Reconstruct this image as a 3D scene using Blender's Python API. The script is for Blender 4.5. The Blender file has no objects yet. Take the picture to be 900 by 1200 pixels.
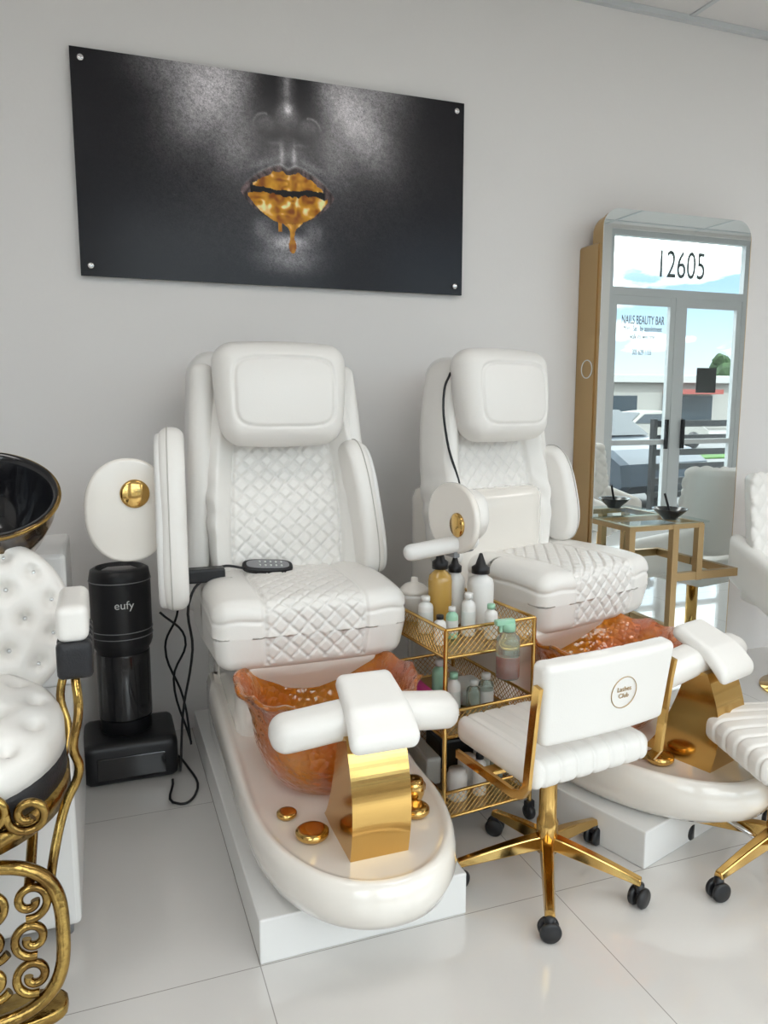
import bpy, bmesh, math, random
import numpy as np
from mathutils import Vector, Matrix
random.seed(3); rng=np.random.default_rng(5)
D=bpy.data; C=bpy.context
# ---------------- materials
def mat(name,col,rough=.5,metal=0,bump=0,bscale=200,coat=0,trans=0,var=0,vscale=5,emit=None,estr=0,ior=1.45,alpha=1,col2=None):
    m=D.materials.new(name); m.use_nodes=True; nt=m.node_tree; b=nt.nodes['Principled BSDF']
    b.inputs['Base Color'].default_value=(*col,1); b.inputs['Roughness'].default_value=rough
    b.inputs['Metallic'].default_value=metal; b.inputs['Coat Weight'].default_value=coat
    b.inputs['Coat Roughness'].default_value=.06
    b.inputs['Transmission Weight'].default_value=trans; b.inputs['IOR'].default_value=ior; b.inputs['Alpha'].default_value=alpha
    if emit: b.inputs['Emission Color'].default_value=(*emit,1); b.inputs['Emission Strength'].default_value=estr
    tc=nt.nodes.new('ShaderNodeTexCoord')
    if bump:
        n=nt.nodes.new('ShaderNodeTexNoise'); n.inputs['Scale'].default_value=bscale; n.inputs['Detail'].default_value=3
        nt.links.new(tc.outputs['Object'],n.inputs['Vector'])
        bp=nt.nodes.new('ShaderNodeBump'); bp.inputs['Strength'].default_value=bump; bp.inputs['Distance'].default_value=.01
        nt.links.new(n.outputs['Fac'],bp.inputs['Height']); nt.links.new(bp.outputs[0],b.inputs['Normal'])
    if var or col2:
        n=nt.nodes.new('ShaderNodeTexNoise'); n.inputs['Scale'].default_value=vscale; n.inputs['Detail'].default_value=4
        nt.links.new(tc.outputs['Object'],n.inputs['Vector'])
        r=nt.nodes.new('ShaderNodeValToRGB'); r.color_ramp.elements[0].position=.4; r.color_ramp.elements[1].position=.6
        c2=col2 if col2 else tuple(x*(1-var) for x in col)
        r.color_ramp.elements[0].color=(*c2,1); r.color_ramp.elements[1].color=(*col,1)
        nt.links.new(n.outputs['Fac'],r.inputs[0]); nt.links.new(r.outputs[0],b.inputs['Base Color'])
    return m
M={}
M['leather']=mat('white_leather',(.86,.83,.79),.36,bump=.05,bscale=240,coat=.2)
M['shell']=mat('white_gloss_shell',(.85,.80,.735),.12,coat=.8)
M['plastic']=mat('white_plastic',(.8,.785,.76),.3)
M['plat']=mat('white_laminate',(.78,.77,.755),.25)
M['gold']=mat('polished_gold',(.66,.42,.14),.13,1,bump=.05,bscale=8)
M['goldb']=mat('brushed_gold',(.50,.35,.18),.34,1,bump=.05,bscale=60)
M['goldk']=mat('antique_gold',(.45,.30,.09),.2,1,bump=.35,bscale=30,col2=(.22,.13,.04),vscale=14)
M['black']=mat('black_plastic',(.012,.012,.014),.35)
M['blackg']=mat('black_gloss',(.01,.01,.012),.12,coat=.5)
M['blackl']=mat('black_vinyl',(.015,.015,.018),.4,bump=.2)
M['grey']=mat('grey_plastic',(.25,.25,.26),.4)
M['glet']=mat('grey_vinyl_lettering',(.16,.17,.18),.5)
M['steel']=mat('steel',(.7,.7,.7),.2,1)
M['seam']=mat('seam_piping',(.55,.52,.48),.5)
M['amberb']=mat('amber_liquid',(.55,.33,.08),.15,coat=.5)
M['redl']=mat('red_liquid',(.5,.04,.02),.1,coat=.5)
M['clear']=mat('clear_plastic',(.75,.9,.84),.1,trans=.85)
M['pink']=mat('pink_plastic',(.7,.05,.3),.4)
M['green']=mat('green_plastic',(.35,.62,.45),.3)
M['blue']=mat('blue_plastic',(.2,.35,.6),.3)
M['label']=mat('paper_label',(.7,.72,.7),.6)
M['marble']=mat('gold_marbled_ceramic',(.40,.23,.07),.15,.6,col2=(.03,.015,.008),vscale=9,coat=.5)
def carnival():
    m=D.materials.new('amber_carnival_glass'); m.use_nodes=True; nt=m.node_tree; b=nt.nodes['Principled BSDF']
    tc=nt.nodes.new('ShaderNodeTexCoord')
    n=nt.nodes.new('ShaderNodeTexNoise'); n.inputs['Scale'].default_value=5; n.inputs['Detail'].default_value=1
    nt.links.new(tc.outputs['Object'],n.inputs['Vector'])
    r=nt.nodes.new('ShaderNodeValToRGB'); e=r.color_ramp.elements
    e[0].position=.3; e[0].color=(.72,.20,.08,1); e[1].position=.72; e[1].color=(.93,.47,.10,1)
    x=e.new(.5); x.color=(.84,.29,.02,1)
    nt.links.new(n.outputs['Fac'],r.inputs[0]); nt.links.new(r.outputs[0],b.inputs['Base Color'])
    b.inputs['Roughness'].default_value=.06; b.inputs['Transmission Weight'].default_value=.6; b.inputs['Coat Weight'].default_value=.8
    b.inputs['Coat Roughness'].default_value=.03; b.inputs['Coat IOR'].default_value=1.5
    v=nt.nodes.new('ShaderNodeTexVoronoi'); v.inputs['Scale'].default_value=40
    nt.links.new(tc.outputs['Object'],v.inputs['Vector'])
    bp=nt.nodes.new('ShaderNodeBump'); bp.inputs['Strength'].default_value=.45; bp.inputs['Distance'].default_value=.01; bp.invert=True
    nt.links.new(v.outputs['Distance'],bp.inputs['Height']); nt.links.new(bp.outputs[0],b.inputs['Normal']); nt.links.new(bp.outputs[0],b.inputs['Coat Normal'])
    return m
M['bowl']=carnival()
def glassmat():
    m=D.materials.new('window_glass'); m.use_nodes=True; nt=m.node_tree; nt.nodes.clear()
    o=nt.nodes.new('ShaderNodeOutputMaterial'); mx=nt.nodes.new('ShaderNodeMixShader'); t=nt.nodes.new('ShaderNodeBsdfTransparent'); g=nt.nodes.new('ShaderNodeBsdfGlossy')
    g.inputs['Roughness'].default_value=.02; mx.inputs[0].default_value=.06; t.inputs[0].default_value=(.92,.96,.96,1)
    nt.links.new(t.outputs[0],mx.inputs[1]); nt.links.new(g.outputs[0],mx.inputs[2]); nt.links.new(mx.outputs[0],o.inputs[0]); return m
M['glass']=glassmat()
M['mirror']=mat('mirror_silver',(.84,.90,.90),.0,1)
def tilemat():
    m=mat('porcelain_tile_floor',(.66,.65,.63),.06,coat=.8); nt=m.node_tree; b=nt.nodes['Principled BSDF']
    b.inputs['Coat Roughness'].default_value=.02
    g=nt.nodes.new('ShaderNodeNewGeometry'); s=nt.nodes.new('ShaderNodeSeparateXYZ'); nt.links.new(g.outputs['Position'],s.inputs[0])
    def mth(op,a,b_=None):
        n=nt.nodes.new('ShaderNodeMath'); n.operation=op
        for i,v in enumerate((a,b_)):
            if v is None: continue
            if isinstance(v,(int,float)): n.inputs[i].default_value=v
            else: nt.links.new(v,n.inputs[i])
        return n.outputs[0]
    def line(o,off):
        f=mth('FRACT',mth('ADD',mth('DIVIDE',mth('SUBTRACT',o,off),.915),50.5)); return mth('LESS_THAN',mth('ABSOLUTE',mth('SUBTRACT',f,.5)),.0016)
    l=mth('MAXIMUM',line(s.outputs[0],.335),line(s.outputs[1],1.872))
    n=nt.nodes.new('ShaderNodeTexNoise'); n.inputs['Scale'].default_value=2.5; n.inputs['Detail'].default_value=5
    nt.links.new(g.outputs['Position'],n.inputs['Vector'])
    r=nt.nodes.new('ShaderNodeValToRGB'); r.color_ramp.elements[0].color=(.64,.615,.59,1); r.color_ramp.elements[1].color=(.69,.665,.64,1)
    nt.links.new(n.outputs['Fac'],r.inputs[0])
    mx=nt.nodes.new('ShaderNodeMix'); mx.data_type='RGBA'; nt.links.new(l,mx.inputs[0]); nt.links.new(r.outputs[0],mx.inputs[6]); mx.inputs[7].default_value=(.34,.32,.30,1)
    nt.links.new(mx.outputs[2],b.inputs['Base Color']); return m
M['floor']=tilemat()
M['wall']=mat('painted_wall',(.78,.755,.735),.6,bump=.04,bscale=60)
M['ceil']=mat('ceiling_tile',(.77,.75,.735),.8,bump=.1,bscale=150)
M['frame']=mat('white_aluminium',(.60,.62,.63),.35)
M['led']=mat('led_panel',(1,1,1),.5,emit=(1,.96,.92),estr=4.5)  # glow for the added overhead fill panels
# ---------------- geometry helpers
def link(o,parent=None,loc=(0,0,0),rot=(0,0,0)):
    C.scene.collection.objects.link(o); o.location=loc; o.rotation_euler=rot
    if parent: o.parent=parent
    return o
def empty(name,loc=(0,0,0),rz=0):
    e=D.objects.new(name,None); e.empty_display_size=.1; return link(e,None,loc,(0,0,rz))
def mk(name,v,f,m,parent=None,loc=(0,0,0),rot=(0,0,0),smooth=True,recalc=True):
    me=D.meshes.new(name); me.from_pydata([tuple(map(float,p)) for p in v],[],[tuple(map(int,x)) for x in f])
    if recalc:
        bm=bmesh.new(); bm.from_mesh(me); bmesh.ops.recalc_face_normals(bm,faces=bm.faces); bm.to_mesh(me); bm.free()
    if smooth: me.polygons.foreach_set('use_smooth',[True]*len(me.polygons))
    me.materials.append(M[m] if isinstance(m,str) else m)
    return link(D.objects.new(name,me),parent,loc,rot)
def box(name,lo,hi,m,parent=None,bev=.004,loc=(0,0,0),rot=(0,0,0),seg=2):
    bm=bmesh.new(); bmesh.ops.create_cube(bm,size=1)
    for v in bm.verts:
        v.co=Vector([(lo[i]+hi[i])/2+v.co[i]*(hi[i]-lo[i]) for i in range(3)])
    if bev: bmesh.ops.bevel(bm,geom=bm.edges[:],offset=bev,segments=seg,affect='EDGES',profile=.5)
    me=D.meshes.new(name); bm.to_mesh(me); bm.free(); me.materials.append(M[m])
    return link(D.objects.new(name,me),parent,loc,rot)
def boxes(name,L,m,parent=None,jit=True):
    v=[];f=[]
    for q,(lo,hi) in enumerate(L):
        if jit and len(L)>1:
            s=.0004*(q%7); lo=tuple(c-s for c in lo); hi=tuple(c+s for c in hi)
        n=len(v)
        for z in (lo[2],hi[2]):
            for p in ((lo[0],lo[1]),(hi[0],lo[1]),(hi[0],hi[1]),(lo[0],hi[1])): v.append((*p,z))
        f+=[(n,n+3,n+2,n+1),(n+4,n+5,n+6,n+7)]+[(n+i,n+(i+1)%4,n+4+(i+1)%4,n+4+i) for i in range(4)]
    return mk(name,v,f,m,parent,smooth=False)
def soft(name,half,r,n,m,parent=None,loc=(0,0,0),rot=(0,0,0),fn=None):
    half=np.array(half,float); N=n; keys={}; V=[];Fc=[]
    for ax in range(3):
        o=[i for i in range(3) if i!=ax]
        for s in (0,1):
            a=np.arange(N[o[0]]+1); b=np.arange(N[o[1]]+1); A,B=np.meshgrid(a,b,indexing='ij')
            g=np.zeros(A.shape+(3,),int); g[...,o[0]]=A; g[...,o[1]]=B; g[...,ax]=N[ax]*s
            flat=g.reshape(-1,3); k=flat[:,0]*1000003+flat[:,1]*1009+flat[:,2]
            ids=[]
            for kk,pp in zip(k.tolist(),flat.tolist()):
                if kk not in keys: keys[kk]=len(V); V.append(pp)
                ids.append(keys[kk])
            idx=np.array(ids).reshape(A.shape)
            q=np.stack([idx[:-1,:-1],idx[1:,:-1],idx[1:,1:],idx[:-1,1:]],-1).reshape(-1,4)
            flip=(s==1)^(ax==1)
            if not flip: q=q[:,::-1]
            Fc.append(q)
    V=np.array(V,float)/np.array(N)*2-1; p=V*half
    inner=np.maximum(half-r,0); q=np.clip(p,-inner,inner); d=p-q; l=np.linalg.norm(d,axis=1,keepdims=True); nrm=d/np.maximum(l,1e-9)
    pos=q+nrm*np.minimum(r,half)
    if fn: pos=fn(pos,nrm)
    return mk(name,pos,np.concatenate(Fc),m,parent,loc,rot,recalc=False)
def lathe(name,prof,m,parent=None,loc=(0,0,0),rot=(0,0,0),seg=48,fn=None,sc=(1,1),cap=True):
    v=[];f=[];n=len(prof)
    for i in range(seg):
        a=2*math.pi*i/seg
        for j,(r,z) in enumerate(prof):
            rr,zz=(r,z) if fn is None else fn(r,z,a,j)
            v.append((rr*math.cos(a)*sc[0],rr*math.sin(a)*sc[1],zz))
    for i in range(seg):
        k=(i+1)%seg
        for j in range(n-1): f.append((i*n+j,k*n+j,k*n+j+1,i*n+j+1))
    if cap:
        f.append(tuple(i*n for i in range(seg))[::-1]); f.append(tuple(i*n+n-1 for i in range(seg)))
    return mk(name,v,f,m,parent,loc,rot)
def tube(name,pts,r,m,parent=None,cyc=False,spl=True,loc=(0,0,0),rot=(0,0,0),res=6):
    cu=D.curves.new(name,'CURVE'); cu.dimensions='3D'; cu.bevel_depth=r; cu.bevel_resolution=3; cu.resolution_u=res; cu.use_fill_caps=True
    strands=pts if isinstance(pts[0][0],(tuple,list)) else [pts]
    for st in strands:
        if spl:
            s=cu.splines.new('BEZIER'); s.bezier_points.add(len(st)-1)
            for b,p in zip(s.bezier_points,st): b.co=p; b.handle_left_type=b.handle_right_type='AUTO'
        else:
            s=cu.splines.new('POLY'); s.points.add(len(st)-1)
            for b,p in zip(s.points,st): b.co=(*p,1)
        s.use_cyclic_u=cyc
    o=D.objects.new(name,cu); C.scene.collection.objects.link(o); me=D.meshes.new_from_object(o); D.objects.remove(o)
    me.name=name; me.polygons.foreach_set('use_smooth',[True]*len(me.polygons)); me.materials.clear(); me.materials.append(M[m])
    return link(D.objects.new(name,me),parent,loc,rot)
def slab(name,outline,th,bev,m,parent=None,loc=(0,0,0),rot=(0,0,0)):
    o=np.array(outline,float); c=o.mean(0); n=len(o); layers=[]; K=5
    for sgn in (-1,1):
        rng_=range(K+1) if sgn<0 else range(K,-1,-1)
        for k in rng_:
            a=math.pi/2*k/K; ins=bev*(1-math.sin(a)); z=sgn*(th/2-bev+bev*math.cos(a))
            d=o-c; L=np.linalg.norm(d,axis=1,keepdims=True); layers.append((c+d*(1-ins/np.maximum(L,bev)),z))
    v=[(p[0],p[1],z) for pts,z in layers for p in pts]; f=[]
    for k in range(len(layers)-1):
        for i in range(n):
            j=(i+1)%n; f.append((k*n+i,k*n+j,(k+1)*n+j,(k+1)*n+i))
    f.append(tuple(range(n))[::-1]); f.append(tuple((len(layers)-1)*n+i for i in range(n)))
    return mk(name,v,f,m,parent,loc,rot)
def superell(a,b,e=2.5,n=48,cx=0,cy=0):
    r=[]
    for i in range(n):
        t=2*math.pi*i/n; c,s=math.cos(t),math.sin(t)
        r.append((cx+a*math.copysign(abs(c)**(2/e),c),cy+b*math.copysign(abs(s)**(2/e),s)))
    return r
def text(name,s,size,m,parent=None,loc=(0,0,0),rot=(0,0,0),ext=.002,align='CENTER',sx=1):
    cu=D.curves.new(name,'FONT'); cu.body=s; cu.size=size; cu.extrude=ext; cu.align_x=align; cu.align_y='CENTER'
    o=D.objects.new(name,cu); C.scene.collection.objects.link(o); me=D.meshes.new_from_object(o); D.objects.remove(o)
    me.materials.clear(); me.materials.append(M[m]); o=link(D.objects.new(name,me),parent,loc,rot); o.scale=(sx,1,1); return o
def groove(t,p,w): 
    d=np.abs((t/p)-np.round(t/p))*p; return np.exp(-(d/w)**2)
def diamond(x,s,p,w=.0045):
    return np.maximum(groove(x+s,p,w),groove(x-s,p,w))
# ---------------- room
XL,XR,YB,YF,H=-2.8,9.0,3.5,-.9,3.48
box('floor',(XL-.2,YF-.2,-.1),(XR+.2,YB+.2,0),'floor',bev=0)
box('ceiling',(XL-.2,YF-.2,H),(XR+.2,YB+.2,H+.1),'ceil',bev=0)
box('wall_back',(XL-.2,YB,0),(XR+.2,YB+.15,H),'wall',bev=0)
box('wall_left',(XL-.15,YF,0),(XL,YB,H),'wall',bev=0)
box('wall_right',(XR,YF,0),(XR+.15,YB,H),'wall',bev=0)
L=[]
for k in range(-3,10):
    x=1.75+k*1.22
    if XL<x<XR: L.append(((x-.012,YF,H-.006),(x+.012,YB,H+.0)))
for k in range(4): 
    yy=2.9-k*1.22; L.append(((XL,yy-.012,H-.006),(XR,yy+.012,H)))
boxes('trim_1',L,'frame')
boxes('trim_2',[((XL,YB-.03,H-.03),(XR,YB,H-.001))],'frame')
ops=[(-1.9,-.5,.35,3.3),(.1,2.4,.35,3.3),(2.8,5.2,.35,3.3),(5.48,7.52,0,3.44),(7.75,8.85,.35,3.3)]
L=[];x0=XL
for a,b,c,d in ops:
    L.append(((x0,YF-.15,0),(a,YF,H))); L.append(((a,YF-.15,d),(b,YF,H)))
    if c>0: L.append(((a,YF-.15,0),(b,YF,c)))
    x0=b
L.append(((x0,YF-.15,0),(XR,YF,H)))
boxes('wall_front',L,'wall',jit=False)
wn=1
for i,(a,b,c,d) in enumerate(ops):
    w=.055;ya,yb=YF-.11,YF-.04
    if i==3:
        e=empty('door_1'); mid=(a+b)/2; hd=2.72
        fr=[((a,ya,0),(a+.07,yb,d)),((b-.07,ya,0),(b,yb,d)),((a,ya,hd),(b,yb,hd+.09)),((a,ya,d-.06),(b,yb,d)),((mid-.05,ya,0),(mid+.05,yb,hd))]
        for s,t in ((a+.07,mid-.05),(mid+.05,b-.07)):
            fr+=[((s,ya+.01,0),(s+.07,yb-.01,hd)),((t-.07,ya+.01,0),(t,yb-.01,hd)),((s,ya+.01,0),(t,yb-.01,.2)),((s,ya+.01,hd-.1),(t,yb-.01,hd)),((s,ya+.01,1.0),(t,yb-.01,1.06))]
        boxes('door_frame',fr,'frame',e)
        boxes('glass',[((a,YF-.078,.0),(b,YF-.072,d))],'glass',e)
        boxes('handles',[((mid-.14,YF-.03,.95),(mid-.1,YF,1.3)),((mid+.1,YF-.03,.95),(mid+.14,YF,1.3))],'black',e)
        text('street_number','12605',.44,'glet',e,(mid+.03,YF-.082,3.09),(math.pi/2,0,0),sx=.66)
        text('shop_lettering','NAILS BEAUTY BAR',.14,'glet',e,(6.02,YF-.082,2.45),(math.pi/2,0,0),sx=.5)
        text('shop_hours','Mon - Sat   by appointment\nwalk-ins welcome\n\n305 629 1155',.09,'glet',e,(6.02,YF-.082,2.22),(math.pi/2,0,0),sx=.55)
        boxes('door_notice',[((6.85,YF-.09,1.62),(7.15,YF-.083,1.92))],'black',e)
    else:
        e=empty('window_%d'%wn); wn+=1
        mid=(a+b)/2
        boxes('window_frame',[((a,ya,c),(a+w,yb,d)),((b-w,ya,c),(b,yb,d)),((a,ya,c),(b,yb,c+w)),((a,ya,d-w),(b,yb,d)),((mid-w/2,ya,c),(mid+w/2,yb,d)),((a,ya,2.72),(b,yb,2.78))],'frame',e)
        boxes('glass',[((a,YF-.078,c),(b,YF-.072,d))],'glass',e)
for i,(x,yy) in enumerate([(-.9,1.1),(1.6,1.1),(4.1,1.1),(6.6,1.1)]):  # added fill panels above the view, lifting the interior light level
    e=empty('ceiling_light' )
    box('panel',(x-.6,yy-.3,H-.022),(x+.6,yy+.3,H-.012),'led',e,bev=0)
    boxes('rim',[((x-.63,yy-.33,H-.03),(x+.63,yy-.3,H-.006)),((x-.63,yy+.3,H-.03),(x+.63,yy+.33,H-.006)),((x-.63,yy-.3,H-.03),(x-.6,yy+.3,H-.006)),((x+.6,yy-.3,H-.03),(x+.63,yy+.3,H-.006))],'frame',e,jit=False)
# ---------------- poster
def poster():
    W,Hh=1.72,.874; nx,ny=620,315
    U_,V_=np.meshgrid(np.linspace(0,1,nx+1),np.linspace(0,1,ny+1),indexing='ij')
    X=(U_-.5)*1.97-.012; Y=V_
    def G(cx,cy,sx,sy,a=0):
        dx,dy=X-cx,Y-cy; c,s=math.cos(a),math.sin(a); u=dx*c+dy*s; v=-dx*s+dy*c
        return np.exp(-(u/sx)**2-(v/sy)**2)
    def field(n):
        g=rng.random((n*2+1,n+1)); xi=U_*n*2*.9999; yi=V_*n*.9999; a=xi.astype(int); b=yi.astype(int); fx,fy=xi-a,yi-b
        fx=fx*fx*(3-2*fx); fy=fy*fy*(3-2*fy); a1=np.minimum(a+1,2*n); b1=np.minimum(b+1,n)
        return (g[a,b]*(1-fx)+g[a1,b]*fx)*(1-fy)+(g[a,b1]*(1-fx)+g[a1,b1]*fx)*fy
    grain=np.clip(1+.24*rng.normal(0,1,X.shape)+.4*(field(110)-.5)+.3*(field(40)-.5),.3,2)
    AX=np.abs(X)
    sk=.58*G(-.36,.10,.13,.21,.65)+.22*G(-.52,.0,.17,.12)+.58*G(.33,.13,.11,.22,-.65)+.22*G(.48,.0,.14,.14)
    sk+=.17*G(-.25,.34,.09,.13,.3)+.14*G(.24,.35,.08,.13,-.3)
    sk+=.06*G(0,.4,.55,.4)
    sk*=1-.93*np.exp(-((AX-.02)/.15)**4)*np.exp(-(Y/.36)**4)
    ball=np.exp(-((X/.062)**2+((Y-.19)/.065)**2)**2); wing=np.exp(-(((AX-.105)/.045)**2+((Y-.235)/.045)**2)**2)
    sk+=.15*ball*np.clip((.27-Y)/.12,0,1)+.13*wing*np.clip((.27-Y)/.08,0,1)+.06*np.exp(-(AX/.045)**4)*np.exp(-(Y/.2)**4)
    sk+=.22*G(0,.02,.016,.11)+.65*G(.004,.150,.018,.022)
    sk+=.14*np.exp(-((((AX-.115)**2/.055**2+(Y-.235)**2/.055**2)**.5-1)/.10)**2)*np.clip((.25-Y)/.06,0,1)*(AX>.1)
    sk+=.07*np.exp(-((Y-.315)/.008)**2)*np.exp(-((AX-.06)/.04)**2)
    sk*=1-.98*np.clip(np.exp(-(((AX-.058)/.034)**2+((Y-.280-(AX-.058)*.25)/.015)**2)),0,1)
    sk*=1-.6*G(0,.325,.10,.015)
    sk+=.36*G(-.030,.37,.011,.045)+.36*G(.032,.37,.011,.045)+.11*G(0,.36,.09,.05)
    sk+=.14*G(-.12,.41,.07,.02,-.35)+.14*G(.12,.41,.07,.02,.35)
    sk+=.52*G(0,.785,.085,.030)+.22*G(.0,.86,.13,.06)+.14*G(-.13,.73,.05,.05)+.12*G(.13,.73,.05,.05)
    sk*=grain
    sk=np.clip(sk+.006,0,1)
    col=np.stack([sk*1.03,sk*.97,sk*1.0],-1)+np.array([.005,.005,.008])
    lx=X-.0; hw=.24; t=np.clip(1-np.abs(lx/hw)**1.7,0,1)
    top=.545-.140*t**.85+.024*np.exp(-(lx/.03)**2); mid=.538+.008*np.cos(lx*26)*t; bot=.552+.148*t**.75
    inlip=((Y>top)&(Y<bot)&(np.abs(lx)<hw))
    f1,f2,f3=field(14),field(30),field(60)
    lipc=np.array([.16,.11,.11]); sh=.2+1.3*np.abs(np.sin(lx*75+f1*5))*f2
    col=np.where(inlip[...,None],lipc*sh[...,None]*grain[...,None],col)
    edge=np.exp(-((Y-top)/.008)**2)*(np.abs(lx)<hw)*t; col=col+edge[...,None]*.18*grain[...,None]
    jag=.014*(f3-.5)+.010*(f2-.5)
    gu=(Y>top+.032+jag)&(Y<mid-.010+jag)&(np.abs(lx)<.18)
    gl=(Y>mid+.020+jag)&(Y<.56+.136*np.clip(1-np.abs(lx/.215)**2.2,0,1)+jag*.3)&(np.abs(lx)<.205)
    dr=(np.abs(lx-.018)<.011+.045*np.exp(-((Y-.68)/.03)**2))&(Y>.6)&(Y<.80)
    dr|=((lx-.018)/.019)**2+((Y-.80)/.038)**2<1
    dr|=(np.abs(lx+.045)<.009)&(Y>.6)&(Y<.735)
    gold=gu|gl|dr
    w1=np.sin(lx*70+f1*6)*.8+.6*np.sin(f2*9+Y*24); k=np.clip(.46+.28*w1+.22*(f3-.5),0.05,1)
    curve=np.clip(1.18-((Y-.595)/.09)**2*.6,.3,1.2); k=np.where(gl,k*curve,k)
    sp=np.clip((k-.72)*4,0,1)
    gc=np.stack([.22+.78*k,.05+.48*k**1.2,.002+.04*k**2],-1)+sp[...,None]*np.array([.3,.42,.40])
    col=np.where(gold[...,None],gc,col)
    ins=(Y>mid-.012+jag)&(Y<mid+.022+jag)&(np.abs(lx)<.19)&~dr&~gold; col=np.where(ins[...,None],np.array([.003,.002,.002]),col)
    col=np.clip(col,0,1)
    V=np.stack([(U_-.5)*W,np.zeros_like(U_),(.5-V_)*Hh],-1).reshape(-1,3)
    idx=np.arange((nx+1)*(ny+1)).reshape(nx+1,ny+1)
    q=np.stack([idx[:-1,:-1],idx[:-1,1:],idx[1:,1:],idx[1:,:-1]],-1).reshape(-1,4)
    e=empty('lips_wall_art',(.818,3.47,2.452))
    m=D.materials.new('acrylic_print'); m.use_nodes=True; b=m.node_tree.nodes['Principled BSDF']; b.inputs['Roughness'].default_value=.22; b.inputs['Specular IOR Level'].default_value=.3
    a=m.node_tree.nodes.new('ShaderNodeVertexColor'); a.layer_name='Col'; m.node_tree.links.new(a.outputs[0],b.inputs['Base Color'])
    o=mk('print',V,q,m,e,recalc=False)
    ca=o.data.color_attributes.new('Col','FLOAT_COLOR','POINT'); ca.data.foreach_set('color',np.concatenate([col.reshape(-1,3),np.ones((len(V),1))],1).ravel())
    box('backing',(-W/2,.001,-Hh/2),(W/2,.012,Hh/2),'black',e,bev=.001)
    for sx in(-1,1):
        for sz in(-1,1):
            lathe('standoff',[(0.001,-.01),(.013,-.01),(.013,.004),(.009,.007),(.001,.007)],'steel',e,(sx*(W/2-.04),-.004,sz*(Hh/2-.04)),(math.pi/2,0,0),seg=20)
            lathe('standoff_post',[(0.001,0),(.008,0),(.008,.018),(.001,.018)],'steel',e,(sx*(W/2-.04),.03,sz*(Hh/2-.04)),(math.pi/2,0,0),seg=12)
poster()
# ---------------- pedicure chair
def tubo(hw,yn,yb,n=56,e=2.15):
    p=[];yc=.16
    for i in range(n+1):
        t=math.pi*i/n; c,s=math.cos(t),math.sin(t)
        p.append((hw*math.copysign(abs(c)**(2/e),c),yc-(yc-yn)*abs(s)**(2/e)))
    m=10
    for i in range(1,m+1): p.append((-hw,yc+(yb-yc)*i/m))
    for i in range(m,0,-1): p.append((hw,yc+(yb-yc)*i/m))
    return p
def arm(e,nm,loc_,rz_,ry_,sy=.15,sz=.31,rx_=-6,th=.085):
    g=D.objects.new(nm,None); link(g,e,loc_,(math.radians(rx_),ry_,rz_))
    slab(nm+'_pad',superell(sy,sz,2.5,56),th,th*.42,'leather',g,(0,0,0),(math.pi/2,0,math.pi/2))
    slab(nm+'_shell',superell(sy-.012,sz-.015,2.5,56),.05,.015,'plastic',g,(.03 if loc_[0]>0 else -.03,0,-.005),(math.pi/2,0,math.pi/2))
    o=superell(sy+.001,sz+.001,2.5,56)
    tube(nm+'_piping',[(0.012 if loc_[0]>0 else -.012,p[0],p[1]) for p in o],.0022,'seam',g,cyc=True,spl=False)
    return g
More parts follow.
